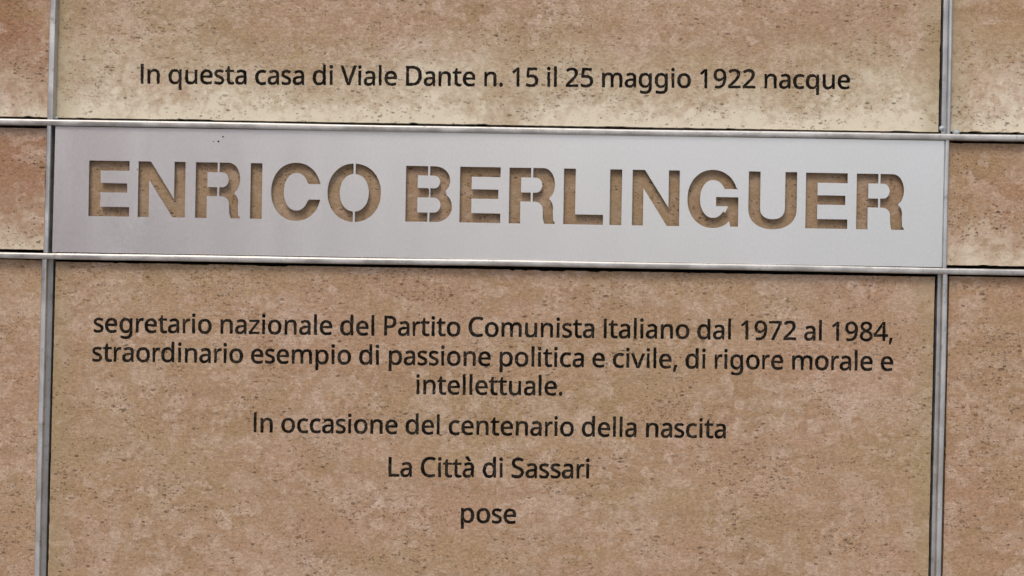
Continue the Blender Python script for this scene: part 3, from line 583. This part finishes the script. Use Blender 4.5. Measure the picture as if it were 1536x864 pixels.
def L_N(w): return [[(0, 0), (16.5, 0), (16.5, 56), (w - 18.5, 0), (w, 0), (w, H), (w - 16.5, H), (w - 16.5, 27.5), (18.5, H), (0, H)]]
def L_I(w): return [[(0, 0), (w, 0), (w, H), (0, H)]]
def L_L(w): return [[(0, 0), (w, 0), (w, 15), (ST, 15), (ST, H), (0, H)]]
def L_R(w):
    b = 34.0                        # bridge
    x2 = w - 1.0
    left = [(0, 0), (ST - .5, 0), (ST - .5, 33), (b - G, 33), (b - G, 46.5), (ST, 46.5), (ST, 69), (b - G, 69), (b - G, H), (0, H)]
    right_ = ([(b + G, 33), (b + 4, 33)] + arc(b + 4, 22, 12.5, 11, 90, 0, 7) +
              [(b + 17.2, 8), (b + 18.6, 2), (b + 19.4, 0), (w, 0), (w, 2.5), (w - 2.5, 5.0)] +
              [(w - 3.2, 20)] + arc(w - 12.5, 24, 9.6, 14, 0, 68, 7) +
              [(w - 7.4, 41.2)] + arc(w - 17.5, 59.2, 17.0, 24.3, -48, 90, 14)[0:] +
              [(b + G, H), (b + G, 69), (b + 6, 69)] + arc(b + 6, 57.75, 9.5, 11.25, 90, -90, 10) + [(b + G, 46.5)])
    return [left, right_]
def L_C(w, full=True):
    cx, rx, cy, ry = w / 2 + 0.5, w / 2, 41.7, 43.6
    o = sup(cx, cy, rx, ry, 20, 340, 46, 2.1)
    o = [p for p in o]
    inner = sup(cx + 0.5, cy, rx - 18.6, ry - 15.4, -27, -333, 40, 2.1)
    return [[(w - 0.5, 53.5)] + [p for p in o if not (p[0] > w * 0.9 and 28 < p[1] < 55)] + [(w - 0.5, 30.5), (w - 17.3, 30.5)] +
            [p for p in inner if not (p[0] > w - 17.3)] + [(w - 17.3, 53.5)]]
def L_O(w):
    cx, rx, cy, ry = w / 2, w / 2, 41.7, 43.8
    ix, iy = rx - 18.2, ry - 15.6; g = G
    def half(sgn):
        o = [(x, y) for x, y in sup(cx, cy, rx, ry, -90, 90, 30, 2.1) if x > cx + g]
        i = [(x, y) for x, y in sup(cx, cy, ix, iy, 90, -90, 26, 2.1) if x > cx + g]
        pts = [(cx + g, cy - ry)] + o + [(cx + g, cy + ry), (cx + g, cy + iy)] + i + [(cx + g, cy - iy)]
        return [(cx + sgn * (x - cx), y) for x, y in pts]
    return [half(1), half(-1)]
def L_B(w):
    b = 34.5
    left = [(0, 0), (b - G, 0), (b - G, 14), (ST, 14), (ST, 36.5), (b - G, 36.5), (b + G * .2 + 0.3, 38.2), (b + G * .2 + .3, 48.2), (b - G, 50.5), (ST, 50.5), (ST, 69.5), (b - G, 69.5), (b - G, H), (0, H)]
    rt = ([(b + G, 0), (w - 27, 0)] + arc(w - 24, 23.2, 24, 23.2, -90, 50, 14) + [(w - 9.0, 44.8)] +
          arc(w - 25.5, 62, 22.2, 21.5, -44, 90, 12) + [(b + G, H), (b + G, 69.5), (w - 27, 69.5)] + arc(w - 27, 60, 8.6, 9.5, 90, -90, 8) +
          [(b + G, 50.5), (b + G + .8, 48.2), (b + G + .8, 38.2), (b + G, 36.5), (w - 27, 36.5)] + arc(w - 27, 25.25, 9.8, 11.25, 90, -90, 9) + [(b + G, 14)])
    return [left, rt]
def L_G(w):
    cx, rx, cy, ry = w / 2 - 0.5, w / 2, 41.7, 43.6
    o = [p for p in sup(cx, cy, rx, ry, 22, 322, 44, 2.1)]
    i = [p for p in sup(cx + 0.5, cy, rx - 18.4, ry - 15.2, -40, -330, 38, 2.1)]
    o = [p for p in o if not (p[0] > w * 0.80 and p[1] < 54) ]
    i = [p for p in i if not (p[0] > w - 18.6)]
    return [[(w - 0.5, 57.0)] + [p for p in o if not (p[0] > w * .93 and p[1] < 57)] + [(w - 13.6, 9.0), (w - 11.6, 0.6), (w, 0.6), (w, 44.8), (w - 33.5, 44.8), (w - 33.5, 31), (w - 15.5, 31), (w - 19.5, 21)] + i + [(w - 17.8, 57.0)]]
def L_U(w):
    return [[(0, 84.0)] + [(0, 30)] + sup(w / 2, 28, w / 2, 30.3, 180, 360, 24, 2.2)[1:-1] + [(w, 30), (w, 84.0), (w - 17.6, 84.0), (w - 17.6, 30)] +
            sup(w / 2, 28, w / 2 - 17.8, 15.2, 360, 180, 18, 2.2)[1:-1] + [(17.6, 30), (17.6, 84.0)]]
NAME = [(L_E, 0, 61.0), (L_N, 74.0, 70.6), (L_R, 160.2, 67.0), (L_I, 242.3, 17.6), (L_C, 273.0, 75.0), (L_O, 358.2, 80.0),
        (L_B, 475.5, 69.6), (L_E, 556.6, 61.2), (L_R, 630.6, 69.0), (L_L, 712.4, 59.5), (L_I, 781.6, 18.0), (L_N, 815.4, 70.8),
        (L_G, 898.6, 76.0), (L_U, 989.6, 72.4), (L_E, 1075.4, 63.0), (L_R, 1151.6, 71.6)]
def corner(h, v, ox, oy):
    x, y = cross(h, v); return W(x + ox, y + oy, PY0)
edge = [corner(LO, LV, 7.8, -5.4), corner(LO, RV, -1.8, -5.4), corner(UP, RV, -1.8, 5.6), corner(UP, LV, 7.8, 5.6)]
outl = []
for i in range(4):
    a, b = Vector(edge[i]), Vector(edge[(i + 1) % 4])
    for j in range(40): outl.append(tuple(a.lerp(b, j / 40)))
rng = random.Random(5)
holes = []
for fn, x0, w in NAME:
    for loop in fn(w):
        holes.append([T(x0 + x + rng.uniform(-.12, .12), y + rng.uniform(-.12, .12)) for x, y in loop])
pc = Vector(((edge[0][0] + edge[1][0]) / 2, (edge[0][1] + edge[2][1]) / 2))
lc = lambda l: [(p[0] - pc.x, p[1] - pc.y) for p in l]
me = flat_solid('steel_plate', [lc(outl)] + [lc(h) for h in holes], 0.0022)
plate = link('steel_nameplate', me, [M_PLATE, M_CUT], None, (pc.x, PY0, pc.y))
for p in me.polygons:
    if abs(p.normal.y) < 0.5: p.material_index = 1
props(plate, 'satin steel nameplate with ENRICO BERLINGUER cut through it, between the two horizontal bars', 'nameplate')
# three specks of dirt near the top left of the plate
bm = bmesh.new()
for px, py, r in ((334.5, 205.2, 1.3), (327.6, 212.2, 1.5), (320.4, 212.4, 0.9)):
    x, z = W(px, py, PY0)
    c = [bm.verts.new((x - pc.x + r * S * math.cos(a * 0.785) * 1.1, -0.0002, z - pc.y + r * S * math.sin(a * 0.785) * (0.8 + 0.2 * (a % 2)))) for a in range(8)]
    bm.faces.new(c)
me = bpy.data.meshes.new('dirt_speck'); bm.to_mesh(me); bm.free()
link('dirt_speck', me, M_SEAL, plate)
